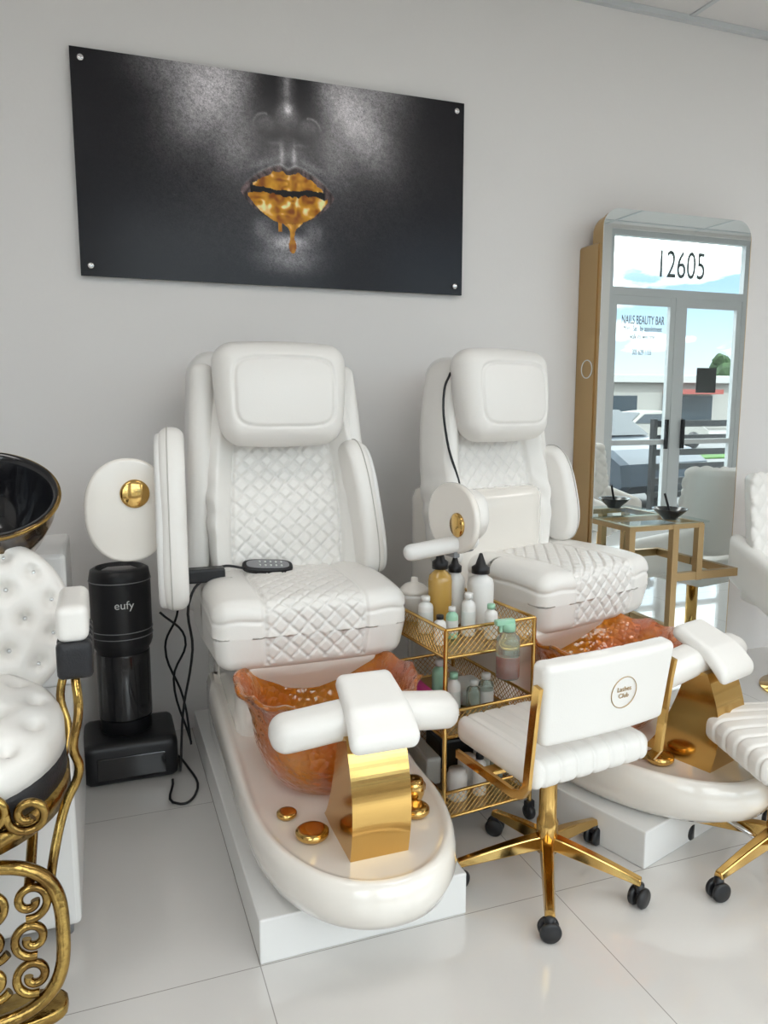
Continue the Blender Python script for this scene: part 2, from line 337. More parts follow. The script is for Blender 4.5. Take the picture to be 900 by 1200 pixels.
def pedicure(loc,rz,first=True):
    e=empty('pedicure_chair',loc,rz)
    box('platform',(-.315,-.125,0),(.30,1.38 if first else 1.2,.13),'plat',e,bev=.005)
    lay=[(.24,-.20,.13),(.265,-.27,.145),(.29,-.335,.18),(.302,-.362,.23),(.300,-.355,.275),(.290,-.34,.302),(.278,-.325,.308),(.266,-.31,.300),(.25,-.29,.293),(.12,-.1,.293)]
    V=[];F_=[]
    for hw,yn,z in lay:
        o=tubo(hw,yn,1.0); n=len(o)
        for x,y in o:
            zz=z+(max(0,y-.25)*.17 if z>.2 else 0)*min(1,(z-.13)/.15); V.append((x,y,zz))
    for k in range(len(lay)-1):
        for i in range(n): j=(i+1)%n; F_.append((k*n+i,k*n+j,(k+1)*n+j,(k+1)*n+i))
    F_.append(tuple(range(n))[::-1]); F_.append(tuple((len(lay)-1)*n+i for i in range(n)))
    mk('foot_tub',V,F_,'shell',e)
    prof=[(.001,0),(.13,0),(.175,.012),(.215,.06),(.238,.12),(.250,.19),(.264,.235),(.285,.265),(.297,.272),(.298,.280),(.287,.283),(.262,.25),(.240,.205),(.228,.12),(.2,.06),(.16,.03),(.001,.02)]
    def ruf(r,z,a,j):
        k=max(0,(z-.17)/.11)
        return r*(1+.02*k*math.sin(a*14)), z*1.18+.007*k*math.cos(a*14)
    lathe('glass_foot_bowl',prof,'bowl',e,(0,.29,.30),seg=220,fn=ruf)
    lathe('drain',[(.001,0),(.03,0),(.03,.008),(.001,.01)],'steel',e,(.03,.29,.325),seg=24)
    def spine(t): return (-.20+.03*t-.035*math.sin(t*math.pi), .07-.17*t**.6, .292+.33*t)
    V=[];F_=[];K=40
    for k in range(K+1):
        yf,yb,z=spine(k/K); w=.083
        V+=[(-w,yf,z),(w,yf,z),(w,yb,z),(-w,yb,z)]
    for k in range(K):
        for i in range(4): j=(i+1)%4; F_.append((4*k+i,4*k+j,4*k+4+j,4*k+4+i))
    F_+=[(3,2,1,0),(4*K,4*K+1,4*K+2,4*K+3)]
    mk('gold_spout',V,F_,'gold',e,smooth=False)
    def bar(p,n):
        x=p[:,0]; p=p.copy(); p[:,2]+=-.02*(x/.28)**2+.012*np.cos(x*11); p[:,1]+=.03*(x/.28)**2; return p
    soft('footrest_bar',(.275,.055,.05),.045,(40,14,14),'leather',e,(0.01,-.1,.643),(math.radians(12),0,0),bar)
    def pad(p,n):
        p=p.copy(); y=p[:,1]; p[:,2]-=.9*np.maximum(0,-y-.02)**1.35; p[:,0]*=1+.12*(-y/.14); return p
    soft('footrest_pad',(.09,.12,.026),.024,(24,40,10),'leather',e,(.01,-.135,.692),(math.radians(22),0,0),pad)
    for i,(x,y,r,h) in enumerate([(-.148,-.055,.047,.028),(-.19,.077,.03,.02),(-.035,-.0,.028,.03),(.17,-.04,.042,.028),(.225,.085,.03,.03),(.19,.03,.036,.07)]):
        lathe('gold_knob_%d'%(i+1),[(.001,0),(r*.7,0),(r*.9,h*.35),(r,h*.5),(r,h*.9),(r*.85,h*1.1),(r*.5,h*1.15),(.001,h*1.1)],'gold',e,(x,y,.292),seg=28)
    soft('seat_pedestal',(.25,.33,.17),.05,(16,16,16),'shell',e,(0,.88,.47),fn=lambda p,n:p+np.stack([0*p[:,0],-.12*(p[:,2]>0)*p[:,2]/.17*(p[:,1]<0),0*p[:,0]],-1))
    soft('back_base',(.26,.17,.5),.05,(12,12,20),'shell',e,(0,1.13 if first else 1.0,.64))
    hx,hy,hz=.34,.32,.122
    def seatfn(p,n):
        p=p.copy(); x,y,z=p[:,0],p[:,1],p[:,2]; s=y+z
        msk=(np.abs(x)<.172)&(n[:,2]>-.3)
        q=-.009*diamond(x,s,.062)*msk
        q-=.010*np.exp(-((np.abs(x)-.175)/.006)**2)*(n[:,2]>-.5)
        q-=.006*np.exp(-((z-.06)/.006)**2)*(np.abs(x)>.175)*(n[:,2]<.5)
        p=p+n*q[:,None]
        p[:,2]+=.016*(1-(x/hx)**2)*(z>0)+.02*np.exp(-((np.abs(x)-.27)/.06)**2)*(z>0)*.6
        p[:,2]-=.02*np.maximum(0,(-y-.1)/.22)**2*(z>0)
        p[:,0]*=1-.06*np.clip((-z+.0)/hz,0,1)*np.clip(-y/hy,0,1)
        p[:,1]+=.02*np.clip(-z/hz,0,1)*(y<0)+.03*(x/hx)**4*(y<0)
        return p
    soft('seat_cushion',(hx,hy,hz),.045,(130,110,50),'leather',e,(0,.73,.738) if first else (.13,.71,.738),fn=seatfn)
    dx=-.03 if first else .07
    soft('back_shell',(.31 if first else .23,.13 if first else .1,.53),.09,(24,14,36),'plastic',e,(dx,1.19 if first else 1.13,1.17),(math.radians(-3),0,0),lambda p,n:p+np.stack([-.10*p[:,0]*np.clip(p[:,2]/.5,-1,1),0*p[:,0],0*p[:,0]],-1))
    def backfn(p,n):
        p=p.copy(); x,y,z=p[:,0],p[:,1],p[:,2]
        w=.185-.03*(z/.43)
        msk=(np.abs(x)<w)&(n[:,1]<-.3)
        q=-.009*diamond(x,z,.062)*msk-.014*np.exp(-((np.abs(x)-w)/.006)**2)*(n[:,1]<-.3)
        q+=.004*np.sin(z*60+x*40)*np.exp(-((z+.15)/.12)**2)*(np.abs(x)>w+.015)
        p=p+n*q[:,None]
        side=np.clip((np.abs(x)-w)/.06,0,1)
        p[:,1]-=.06*side*(n[:,1]<-.2)*np.clip(1.2-(z+.43)*.6,0.3,1)
        p[:,1]-=.02*np.exp(-((z+.2)/.16)**2)*(n[:,1]<-.2)
        wd=1+.08*np.cos((z+.1)*5)-.20*np.clip((z-.1)/.35,0,1)**2
        p[:,0]*=wd
        return p
    soft('backrest',(.285,.085,.44),.06,(110,24,150),'leather',e,(0.01,1.0,1.24),(math.radians(-7),0,0),backfn)
    for s in(-1,1):
        if s<0 and not first: continue
        soft('backrest_wing',(.045,.12,.40),.04,(10,16,36),'leather',e,(s*.285-.01,1.02,1.24),(math.radians(-5),math.radians(-3*s),math.radians(8*s)),lambda p,n:p+np.stack([0*p[:,0],-.03*np.cos(p[:,2]*4),0*p[:,0]],-1))
    def superd(x,z,a,b):
        k=(np.abs(x/a)**5+np.abs(z/b)**5)**(1/5); return (k-1)*.15
    def headfn(p,n):
        p=p.copy(); x,z=p[:,0],p[:,2]
        p[:,0]*=1-.06*(-z/.19)*1-.05*(z/.19)**2; p[:,2]*=1-.07*(x/.25)**2
        puff=np.clip(1-(x/.27)**2,0,1)*np.clip(1-(z/.2)**2,0,1); p[:,1]-=.035*puff**.7*(n[:,1]<0)
        d=superd(x,z,.185,.125); p=p+n*(-.010*np.exp(-((d)/.005)**2)*(n[:,1]<-.3))[:,None]
        return p
    soft('headrest',(.245,.07,.195),.068,(90,16,80),'leather',e,(-.01,.86,1.53),(math.radians(-6),0,0),headfn)
    arm(e,'right_arm',(.295,.84,1.09) if first else (.36,.86,1.09),math.radians(8),math.radians(-5),.10,.27 if first else .22,-10)
    box('arm_bracket_r',(.23,.90,.98),(.27,.96,1.08),'grey',e,bev=.008)
    if first:
        arm(e,'left_arm',(-.43,.66,1.11),math.radians(-6),0,.13)
        box('arm_bracket',(-.40,.74,.86),(-.25,.8,.91),'black',e,bev=.008)
    else:
        arm(e,'left_arm',(-.50,.58,1.09),math.radians(-22),0,.10,.20,78,.10)
        soft('tray_swing_arm',(.13,.03,.028),.026,(20,8,8),'plastic',e,(-.67,.48,1.015),(0,math.radians(-10),math.radians(-32)))
        box('swing_pivot',(-.60,.46,.985),(-.53,.54,1.03),'grey',e,bev=.01)
    if first:
        g=D.objects.new('remote_control',None); link(g,e,(-.085,.80,.892),(math.radians(28),math.radians(4),math.radians(-4)))
        slab('remote_body',superell(.095,.034,3,32),.022,.008,'black',g)
        slab('remote_face',superell(.08,.024,3,32),.004,.001,'grey',g,(0,0,.011))
        for i in range(5):
            for j in range(2): lathe('key',[(.001,0),(.004,0),(.004,.003),(.001,.003)],'label',g,(-.03+.02*i,-.01+.02*j,.013),seg=8)
        tube('remote_cord',[(-.17,.80,.892),(-.25,.82,.9),(-.30,.78,.88),(-.37,.74,.83),(-.37,.8,.6),(-.4,.95,.3),(-.41,1.05,.02),(-.40,1.2,.01)],.005,'black',e)
    return e
def tray(parent,loc,rot,sc=1):
    g=D.objects.new('folding_tray',None); link(g,parent,loc,rot); g.scale=(sc,)*3
    slab('tray_plate',superell(.138,.172,2.2,56),.03,.012,'shell',g,(0,0,0),(math.pi/2,0,0))
    lathe('gold_disc',[(.001,0),(.047,0),(.047,.008),(.04,.014),(.001,.014)],'gold',g,(.02,-.013,.055),(math.pi/2,0,0),seg=36)
    box('hinge',(.09,-.026,-.05),(.15,.0,.05),'grey',g,bev=.004)
    for k in (-1,0,1): box('hinge_bolt',(.105,-.03,k*.03-.006),(.118,-.022,k*.03+.006),'steel',g,bev=.002)
c1=pedicure((.65,2.0,0),0); c2=pedicure((1.85,2.08,0),math.radians(17),False)
tray(c1,(-.575,.64,1.15),(0,0,math.radians(6)))
tray(c2,(-.615,.48,1.11),(0,math.radians(90),math.radians(-100)),.88)
tube('drain_loop',[(-.02,-.2,.13),(-.03,-.3,.12),(.0,-.34,.09),(.05,-.33,.07),(.07,-.25,.08)],.009,'steel',c2)
tube('side_cord',[(-.24,.92,1.62),(-.29,.9,1.55),(-.29,.88,1.35),(-.25,.84,1.15),(-.26,.82,1.05)],.005,'black',c2)
# ---------------- air purifier
def purifier():
    e=empty('air_purifier',(.045,3.2,0))
    soft('base',(.18,.15,.085),.03,(16,16,10),'black',e,(.01,-.01,.087))
    box('base_recess',(-.12,-.165,.03),(.14,-.155,.12),'blackg',e,bev=.004)
    prof=[(.001,0),(.095,0),(.10,.01),(.10,.34),(.112,.36),(.118,.38),(.118,.64),(.112,.672),(.095,.682),(.09,.676),(.085,.66),(.001,.655)]
    lathe('tower',prof,'black',e,(0,0,.17),seg=64,sc=(1,.95))
    lathe('glossy_screen',[(.103,.06),(.1045,.07),(.1045,.33),(.103,.335)],'blackg',e,(0,0,.17),seg=64,sc=(1,.95))
    tube('intake_ring',[[(.119*math.cos(t),.113*math.sin(t),z) for t in np.linspace(0,2*math.pi,33)[:-1]] for z in (.575,.6,.8)],.0018,'grey',e,cyc=True)
    text('logo','eufy',.045,'label',e,(0.01,-.1135,.715),(math.pi/2,0,0),.0006)
    lathe('top_grille',[(.001,0),(.075,0),(.07,.012),(.05,.016),(.001,.016)],'blackg',e,(0,0,.83),seg=40)
    tube('power_cord',[(.15,.05,.05),(.22,-.1,.02),(.23,-.35,.008),(.17,-.4,.008),(.16,-.2,.01)],.005,'black',e)
purifier()
e=empty('wall_cables')
tube('cable_run',[[(.2,3.3,.62),(.3,3.3,.5),(.25,3.35,.3),(.31,3.3,.02)],[(.28,3.2,.85),(.27,3.3,.6),(.22,3.35,.45),(.29,3.36,.2),(.31,3.3,.01)]],.005,'black',e)
# ---------------- trolley
def trolley():
    e=empty('salon_trolley',(1.19,2.52,0),math.radians(6)); w,d=.18,.27
    P=[(-w,-d),(w,-d),(w,d),(-w,d)]
    tube('posts',[[(x,y,.07),(x,y,.755)] for x,y in P],.008,'gold',e,spl=False)
    rails=[];wires=[]
    for z0,hh in ((.66,.095),(.38,.09),(.09,.09)):
        for z in (z0,z0+hh):
            for i in range(4):
                a,b=P[i],P[(i+1)%4]; rails.append([(a[0],a[1],z),(b[0],b[1],z)])
        def strip(a,b):
            L=math.hypot(b[0]-a[0],b[1]-a[1]); n=int(L/.022)
            for k in range(-4,n+1):
                for s in (0,1):
                    t0=k*.022; t1=t0+hh
                    z_0,z_1=(z0,z0+hh) if s==0 else (z0+hh,z0)
                    c0,c1=max(0,t0),min(L,t1)
                    if c1<=c0: continue
                    za=z_0+(z_1-z_0)*(c0-t0)/hh; zb=z_0+(z_1-z_0)*(c1-t0)/hh
                    f0,f1=c0/L,c1/L
                    wires.append([(a[0]+(b[0]-a[0])*f0,a[1]+(b[1]-a[1])*f0,za),(a[0]+(b[0]-a[0])*f1,a[1]+(b[1]-a[1])*f1,zb)])
        for i in range(4): strip(P[i],P[(i+1)%4])
        box('shelf',(-w,-d,z0-.003),(w,d,z0+.003),'goldb',e,bev=0)
    tube('rails',rails,.006,'gold',e,spl=False); tube('mesh_sides',wires,.0012,'gold',e,spl=False)
    for i,(x,y) in enumerate(P):
        lathe('caster_%d'%(i+1),[(.001,-.012),(.024,-.012),(.028,-.006),(.028,.006),(.024,.012),(.001,.012)],'black',e,(x,y,.028),(0,math.pi/2,0),seg=24)
        box('fork_%d'%(i+1),(x-.017,y-.012,.028),(x+.017,y+.012,.072),'black',e,bev=.004)
    return e
trolley()
def bottle(name,loc,r,h,m,cap='black',nozzle=False,pump=False,label=False):
    e=empty(name,loc)
    lathe('body',[(.001,0),(r*.95,0),(r,.006),(r,h*.72),(r*.9,h*.8),(r*.42,h*.88),(r*.4,h*.92),(.001,h*.92)],m,e,seg=32)
    if nozzle: lathe('nozzle',[(.001,h*.90),(r*.68,h*.90),(r*.68,h*1.0),(r*.4,h*1.04),(r*.12,h*1.22),(.001,h*1.23)],cap,e,seg=24)
    else: lathe('cap',[(.001,h*.9),(r*.6,h*.9),(r*.6,h*1.03),(r*.5,h*1.05),(.001,h*1.05)],cap,e,seg=24)
    if label: lathe('label',[(r*1.01,h*.2),(r*1.015,h*.21),(r*1.015,h*.6),(r*1.01,h*.61)],'label',e,seg=32)
    if pump:
        box('trigger_head',(-.05,-.012,h*1.02),(.02,.012,h*1.13),cap,e,bev=.004); box('trigger',(-.035,-.006,h*.88),(-.025,.006,h*1.03),cap,e,bev=.003)
    return e
Z0=.664
bottle('amber_bottle',(1.165,2.56,Z0),.045,.25,'amberb',nozzle=True)
bottle('squeeze_bottle',(1.245,2.60,Z0),.038,.22,'plastic',nozzle=True)
bottle('squeeze_bottle',(1.308,2.51,Z0),.05,.23,'plastic',nozzle=True)
bottle('lotion_bottle',(1.22,2.43,Z0),.026,.15,'plastic',cap='plastic',label=True)
bottle('lotion_bottle',(1.15,2.42,Z0),.022,.11,'green',cap='plastic',label=True)
bottle('lotion_bottle',(1.09,2.52,Z0),.028,.13,'plastic',cap='plastic',label=True)
bottle('lotion_bottle',(1.28,2.37,Z0),.024,.12,'plastic',cap='green',label=True)
bottle('lotion_bottle',(1.08,2.37,Z0),.022,.10,'plastic',cap='black')
e=bottle('spray_bottle',(1.255,2.20,.58),.04,.18,'clear',cap='green',pump=True)
lathe('red_content',[(.001,.004),(.039,.004),(.039,.07),(.001,.07)],'redl',e,seg=28)
for (x,y) in ((1.22,2.42),(1.31,2.47),(1.14,2.34)):
    lathe('storage_jar',[(.001,0),(.034,0),(.036,.01),(.036,.09),(.031,.1),(.031,.11),(.001,.11)],'plastic',None,(x,y,.094),seg=32)
bottle('lotion_bottle',(1.23,2.34,.094),.024,.15,'plastic',cap='black')
bottle('lotion_bottle',(1.32,2.38,.094),.024,.13,'clear',cap='label')
box('pink_nail_kit',(1.05,2.40,.384),(1.10,2.60,.46),'pink',bev=.01)
box('towel_stack',(1.20,2.44,.384),(1.33,2.6,.45),'label',bev=.02,seg=3)
bottle('lotion_bottle',(1.15,2.40,.384),.026,.15,'plastic',cap='green',label=True)
bottle('lotion_bottle',(1.21,2.36,.384),.026,.13,'clear',cap='label')
bottle('lotion_bottle',(1.27,2.38,.384),.028,.14,'clear',cap='plastic',label=True)
bottle('lotion_bottle',(1.15,2.52,.384),.03,.16,'green',cap='plastic')
box('storage_box',(1.07,2.45,.094),(1.13,2.66,.2),'label',bev=.01)
box('file_case',(1.17,2.55,.094),(1.32,2.70,.21),'black',bev=.01)
e=empty('wax_warmer',(1.12,2.70,Z0))
lathe('pot',[(.001,0),(.05,0),(.062,.015),(.065,.09),(.068,.1),(.06,.105),(.001,.105)],'plastic',e,seg=40)
lathe('lid',[(.064,.105),(.06,.12),(.035,.14),(.015,.147),(.013,.165),(.001,.167)],'shell',e,seg=40)
# ---------------- stool
def stool(loc,rz,legrz=0,up=.02):
    e=empty('salon_stool',loc,rz)
    def ch(p,n):
        p=p.copy(); x,y,z=p[:,0],p[:,1],p[:,2]; p=p+n*(-.007*groove(x,.062,.007)*((np.abs(n[:,2])+np.abs(n[:,1]))>.3))[:,None]; p[:,2]+=.01*(1-(x/.22)**2)*(1-(y/.2)**2)*(z>0); return p
    soft('seat',(.225,.2,.045),.035,(110,30,14),'leather',e,(0,0,.455+up),fn=ch)
    def ch2(p,n):
        p=p.copy(); x=p[:,0]; p=p+n*(-.004*groove(x+.031,.08,.006)*(n[:,1]>.3))[:,None]; p[:,1]-=.03*(1-(x/.24)**2); p[:,2]-=.012*(x/.24)**2; p[:,0]*=1+.03*p[:,2]/.12; return p
    soft('backrest',(.235,.032,.12),.02,(110,12,30),'leather',e,(0,-.21,.70+up*.6),(math.radians(6),0,0),ch2)
    tube('emblem_ring',[(.046*math.cos(t),0,.046*math.sin(t)) for t in np.linspace(0,2*math.pi,25)[:-1]],.0013,'goldb',e,cyc=True,loc=(.02,-.2735,.71),rot=(math.radians(6),0,0))
    text('emblem_text','Lashes\nClub',.02,'goldb',e,(.02,-.2735,.71),(math.radians(96),0,0),.0006)
    for s in(-1,1):
        V=[];F_=[]
        path=[(-.235,.76),(-.225,.70),(-.205,.52),(-.20,.465),(-.18,.435),(-.14,.42),(.14,.42)]
        for k,(yy,zz) in enumerate(path):
            a=path[max(0,k-1)];b=path[min(len(path)-1,k+1)]; t=Vector((b[0]-a[0],b[1]-a[1])).normalized(); nn=Vector((-t.y,t.x))*.013
            for dx,sg in((-.006,-1),(.006,-1),(.006,1),(-.006,1)): V.append((s*.25+dx,yy+nn.x*sg,zz+nn.y*sg))
        for k in range(len(path)-1):
            for i in range(4): j=(i+1)%4; F_.append((4*k+i,4*k+j,4*k+4+j,4*k+4+i))
        n=4*(len(path)-1); F_+=[(0,1,2,3),(n,n+1,n+2,n+3)]
        mk('gold_arm_band',V,F_,'gold',e,smooth=False)
    box('under_plate',(-.12,-.12,.40),(.12,.12,.43),'goldk',e,bev=.004)
    box('gold_cross_bar',(-.255,-.02,.41),(.255,.02,.426),'gold',e,bev=.004)
    lathe('column',[(.001,.10),(.034,.10),(.034,.2),(.028,.21),(.028,.39),(.04,.405),(.001,.405)],'gold',e,seg=32)
    for i in range(5):
        a=legrz+2*math.pi*i/5; c,s=math.cos(a),math.sin(a)
        V=[];F_=[]
        for k in range(9):
            t=k/8; r=.02+.27*t; w=.024-.008*t; zt=.155-.065*t**1.2; zb=.115-.045*t
            for q,z in((-w,zb),(w,zb),(w*.7,zt),(-w*.7,zt)): V.append((r*c-q*s,r*s+q*c,z))
        for k in range(8):
            for i2 in range(4): j=(i2+1)%4; F_.append((4*k+i2,4*k+j,4*k+4+j,4*k+4+i2))
        F_+=[(0,1,2,3),(32,33,34,35)]
        o=mk('leg_%d'%(i+1),V,F_,'gold',e,smooth=False); md=o.modifiers.new('b','BEVEL'); md.width=.004; md.segments=2
        cx,cy=.285*c,.285*s; wa=random.random()*3
        for sd in(-1,1):
            lathe('caster_wheel',[(.001,-.009),(.026,-.009),(.031,-.004),(.031,.004),(.026,.009),(.001,.009)],'black',e,(cx+sd*.015*math.cos(wa),cy+sd*.015*math.sin(wa),.031),(math.pi/2,0,wa+math.pi/2),seg=24)
        lathe('caster_hood',[(.001,.0),(.012,0),(.016,.01),(.014,.03),(.001,.035)],'black',e,(cx,cy,.042),seg=16)
    return e
stool((1.262,1.94,0),math.radians(8),math.radians(88))
stool((1.98,1.72,0),math.radians(75),math.radians(115),-.01)
# ---------------- mirror station
def mirror():
    e=empty('salon_mirror_station'); x0,x1,yf=2.36,3.30,3.31; zt=2.45
    def rr(x0,x1,z0,z1,r,n=10):
        p=[(x0,z0),(x1,z0)]
        for i in range(n+1): a=math.pi/2*i/n; p.append((x1-r+r*math.cos(a),z1-r+r*math.sin(a)))
        for i in range(n+1): a=math.pi/2+math.pi/2*i/n; p.append((x0+r+r*math.cos(a),z1-r+r*math.sin(a)))
        return p
    def ext(nm,ol,ya,yb,m,sm=False):
        n=len(ol); V=[(x,ya,z) for x,z in ol]+[(x,yb,z) for x,z in ol]
        F_=[(i,(i+1)%n,n+(i+1)%n,n+i) for i in range(n)]+[tuple(range(n)),tuple(range(n,2*n))]
        return mk(nm,V,F_,m,e,smooth=sm)
    ext('mirror_glass',rr(x0+.004,x1-.010,.04,zt-.003,.09),yf-.006,yf-.0005,'mirror')
    ext('gold_frame',rr(x0+.006,x1,.02,zt-.006,.095),yf,yf+.03,'goldb')
    ext('cabinet_body',rr(x0+.0,x1-.0,.0,zt-.16,.02),yf+.031,yf+.185,'goldb')
    ext('upper_body',rr(x0+.03,x1-.03,.0,zt-.01,.1),yf+.031,yf+.12,'goldb')
    tube('side_emblem',[(0,.045*math.cos(t),.045*math.sin(t)) for t in np.linspace(0,2*math.pi,25)[:-1]],.003,'label',e,cyc=True,loc=(x0-.001,3.4,1.67))
    def bars(nm,L,m='goldb'): boxes(nm,L,m,e)
    t=.014
    bars('shelf_frame',[((2.36,3.0,.885),(2.80,3.0+2*t,.91)),((2.36,3.28,.885),(2.80,3.3,.91)),((2.36,3.0,.885),(2.36+2*t,3.3,.91)),((2.78,3.0,.885),(2.80,3.3,.91)),
        ((2.36,3.0,.62),(2.39,3.03,.9)),((2.775,3.0,.62),(2.805,3.03,.9)),((2.62,3.0,.36),(2.65,3.03,.9)),((2.62,3.0,.62),(3.04,3.03,.66)),((3.01,3.0,.62),(3.04,3.3,.66)),((2.62,3.0,.36),(2.65,3.3,.39)),((2.36,3.0,.62),(2.39,3.3,.65))])
    boxes('glass_shelf',[((2.34,2.98,.911),(2.82,3.3,.921))],'glass',e)
    b=empty('tint_bowl',(2.66,3.08,.922))
    lathe('bowl',[(.001,0),(.035,0),(.04,.01),(.085,.05),(.088,.055),(.08,.053),(.035,.018),(.001,.015)],'blackg',b,seg=32)
    tube('tint_brush',[(0,0,.03),(-.03,.01,.13)],.006,'black',b,spl=False)
mirror()
# ---------------- styling armchair
def armchair(loc,rz):
    e=empty('tufted_styling_chair',loc,rz)
    def tf(p,n):
        p=p.copy(); x,z=p[:,0],p[:,2]; k=.11
        a=np.abs(np.sin(math.pi*(x+z)/k)*np.sin(math.pi*(x-z)/k))**.5
        p=p+n*(.018*a*(n[:,1]<-.3))[:,None]; p[:,1]-=.10*(np.abs(x)/.3)**2.2; return p
    soft('tufted_back',(.32,.05,.26),.04,(80,8,70),'leather',e,(0,.25,.86),(math.radians(-8),0,0),tf)
    soft('seat',(.28,.26,.07),.04,(20,20,8),'leather',e,(0,0,.5))
    for s in(-1,1): soft('arm',(.045,.25,.13),.04,(8,20,10),'leather',e,(s*.31,.02,.60),fn=lambda p,n:p+np.stack([0*p[:,0],0*p[:,0],.08*np.clip(p[:,1]/.25,-1,1)],-1))
    lathe('pedestal',[(.001,0),(.24,0),(.24,.012),(.05,.03),(.035,.05),(.035,.42),(.1,.43),(.001,.43)],'gold',e,seg=40)
    return e
armchair((3.44,2.86,0),math.radians(-12))
armchair((4.1,1.0,0),math.radians(150))
# ---------------- shampoo backwash unit
def backwash():
    e=empty('shampoo_backwash_chair')
    box('base_cabinet',(-.80,2.15,.045),(-.115,3.0,.58),'plat',e,bev=.015,seg=3)
    box('bowl_tower',(-.80,2.62,.58),(-.125,3.05,1.02),'plat',e,bev=.015,seg=3)
    for x in(-.16,-.7):
        for y in(2.2,2.9): lathe('foot',[(.001,0),(.02,0),(.025,.05),(.001,.05)],'grey',e,(x,y,0),seg=16)
    prof=[(.001,0),(.08,0),(.12,.03),(.165,.1),(.195,.18),(.203,.23),(.208,.235),(.208,.25),(.2,.252),(.19,.235),(.17,.15),(.12,.07),(.06,.04),(.001,.035)]
    R_=(math.radians(31),math.radians(4),0); BL=(-.345,2.58,1.03)
    lathe('shampoo_bowl',prof,'marble',e,BL,R_,seg=64)
    lathe('bowl_lining',[(.204,.2535),(.196,.2545),(.186,.235),(.166,.152),(.116,.074),(.056,.045),(.001,.040)],'blackg',e,BL,R_,seg=64,cap=False)
    tube('bowl_rim',[(.209*math.cos(t),.209*math.sin(t),.245) for t in np.linspace(0,2*math.pi,41)[:-1]],.005,'goldk',e,cyc=True,loc=BL,rot=R_)
    def tuft(nm,rx,ry,h,loc,rot):
        seg,ring=120,44; F_=[]
        btn=[(0,0)]+[(.42*math.cos(a),.42*math.sin(a)) for a in np.linspace(0,2*math.pi,7)[:-1]]+[(.78*math.cos(a),.78*math.sin(a)) for a in np.linspace(.26,.26+2*math.pi,13)[:-1]]
        pts=[]
        for j in range(ring+1):
            q=j/ring
            for i in range(seg):
                a=2*math.pi*i/seg; x,y=q*math.cos(a),q*math.sin(a)
                z=(1-q**5)**.5 if q<1 else 0
                ds=sorted(((x-bx)**2+(y-by)**2)**.5 for bx,by in btn); dmin=ds[0]
                z*=1-.55*math.exp(-(dmin/.07)**2)-.2*math.exp(-(dmin/.2)**2)
                pts.append((x*rx,y*ry,z*h))
        V=pts
        for j in range(ring):
            for i in range(seg): k=(i+1)%seg; F_.append((j*seg+i,j*seg+k,(j+1)*seg+k,(j+1)*seg+i))
        n0=len(V)
        for i in range(seg):
            a=2*math.pi*i/seg; V.append((rx*math.cos(a),ry*math.sin(a),-h*.8))
        for i in range(seg): k=(i+1)%seg; F_.append((ring*seg+i,ring*seg+k,n0+k,n0+i))
        F_.append(tuple(n0+i for i in range(seg)))
        o=mk(nm,V,F_,'leather',e,loc,rot)
        for bx,by in btn: 
            b=lathe(nm+'_button',[(.001,-.004),(.010,-.004),(.009,.003),(.001,.006)],'steel',o,(bx*rx,by*ry,h*.30 if (bx*bx+by*by)<.5 else h*.24),seg=12)
    tuft('tufted_back',.21,.23,.07,(-.31,2.3,.90),(math.radians(72),0,math.radians(4)))
    tuft('tufted_seat',.255,.27,.07,(-.375,2.0,.70),(math.radians(10),0,0))
    lathe('seat_under_cushion',[(.001,0),(.24,0),(.262,.02),(.262,.07),(.25,.09),(.001,.09)],'blackl',e,(-.38,2.0,.575),(math.radians(8),0,0),seg=48)
    lathe('gold_seat_band',[(.25,0),(.268,.005),(.268,.05),(.25,.055)],'goldk',e,(-.38,1.99,.545),(math.radians(8),0,0),seg=48)
    soft('arm_pad',(.037,.12,.045),.022,(8,20,8),'leather',e,(-.085,2.02,.98))
    for i in range(5): soft('arm_rib_%d'%(i+1),(.041,.022,.046),.014,(8,8,8),'blackl',e,(-.083,1.92+.047*i,.892))
    tube('arm_support',[(-.085,1.92,.85),(-.08,1.86,.78),(-.095,1.85,.70),(-.085,1.86,.64),(-.12,1.85,.56),(-.15,1.82,.45),(-.165,1.8,.36)],.011,'goldk',e)
    tube('arm_support_b',[(-.10,2.1,.85),(-.13,2.08,.75),(-.115,2.05,.66),(-.14,2.0,.58)],.011,'goldk',e)
    def spiral(cx,cz,r,turns,s,y,ph=0,n=18):
        return [(cx+s*(r*(1-.75*k/n))*math.cos(ph+turns*2*math.pi*k/n),y,cz+(r*(1-.75*k/n))*math.sin(ph+turns*2*math.pi*k/n)) for k in range(n+1)]
    S=[]
    for cx,cz,r,s in((-.19,.60,.045,1),(-.27,.61,.04,-1),(-.35,.60,.045,1)): S.append(spiral(cx,cz,r,1.4,s,1.76,random.random()*3))
    tube('side_scrolls',S,.010,'goldk',e)
    R=[]
    for cx in(-.2,-.285,-.37,-.455):
        for cz in(.2,.285,.37):
            R.append(spiral(cx,cz,.042,1.3,1 if int(cz*100)%2 else -1,0,cx*9))
    tube('footrest_scrolls',R,.010,'goldk',e,loc=(0,1.72,.02),rot=(math.radians(-8),0,0))
    out=superell(.20,.175,3,40,-.335,.285)
    tube('footrest_frame',[(x,0,z) for x,z in out],.016,'goldk',e,cyc=True,loc=(0,1.72,.02),rot=(math.radians(-8),0,0))
    tube('footrest_link',[[(-.2,1.78,.42),(-.2,2.0,.5)],[(-.45,1.78,.42),(-.45,2.0,.5)]],.012,'goldk',e,spl=False)
    slab('footrest_base',superell(.2,.06,3,32),.03,.01,'goldk',e,(-.335,1.80,.09))
    box('footrest_leg',(-.36,1.79,0),(-.3,1.83,.09),'goldk',e,bev=.004)
backwash()
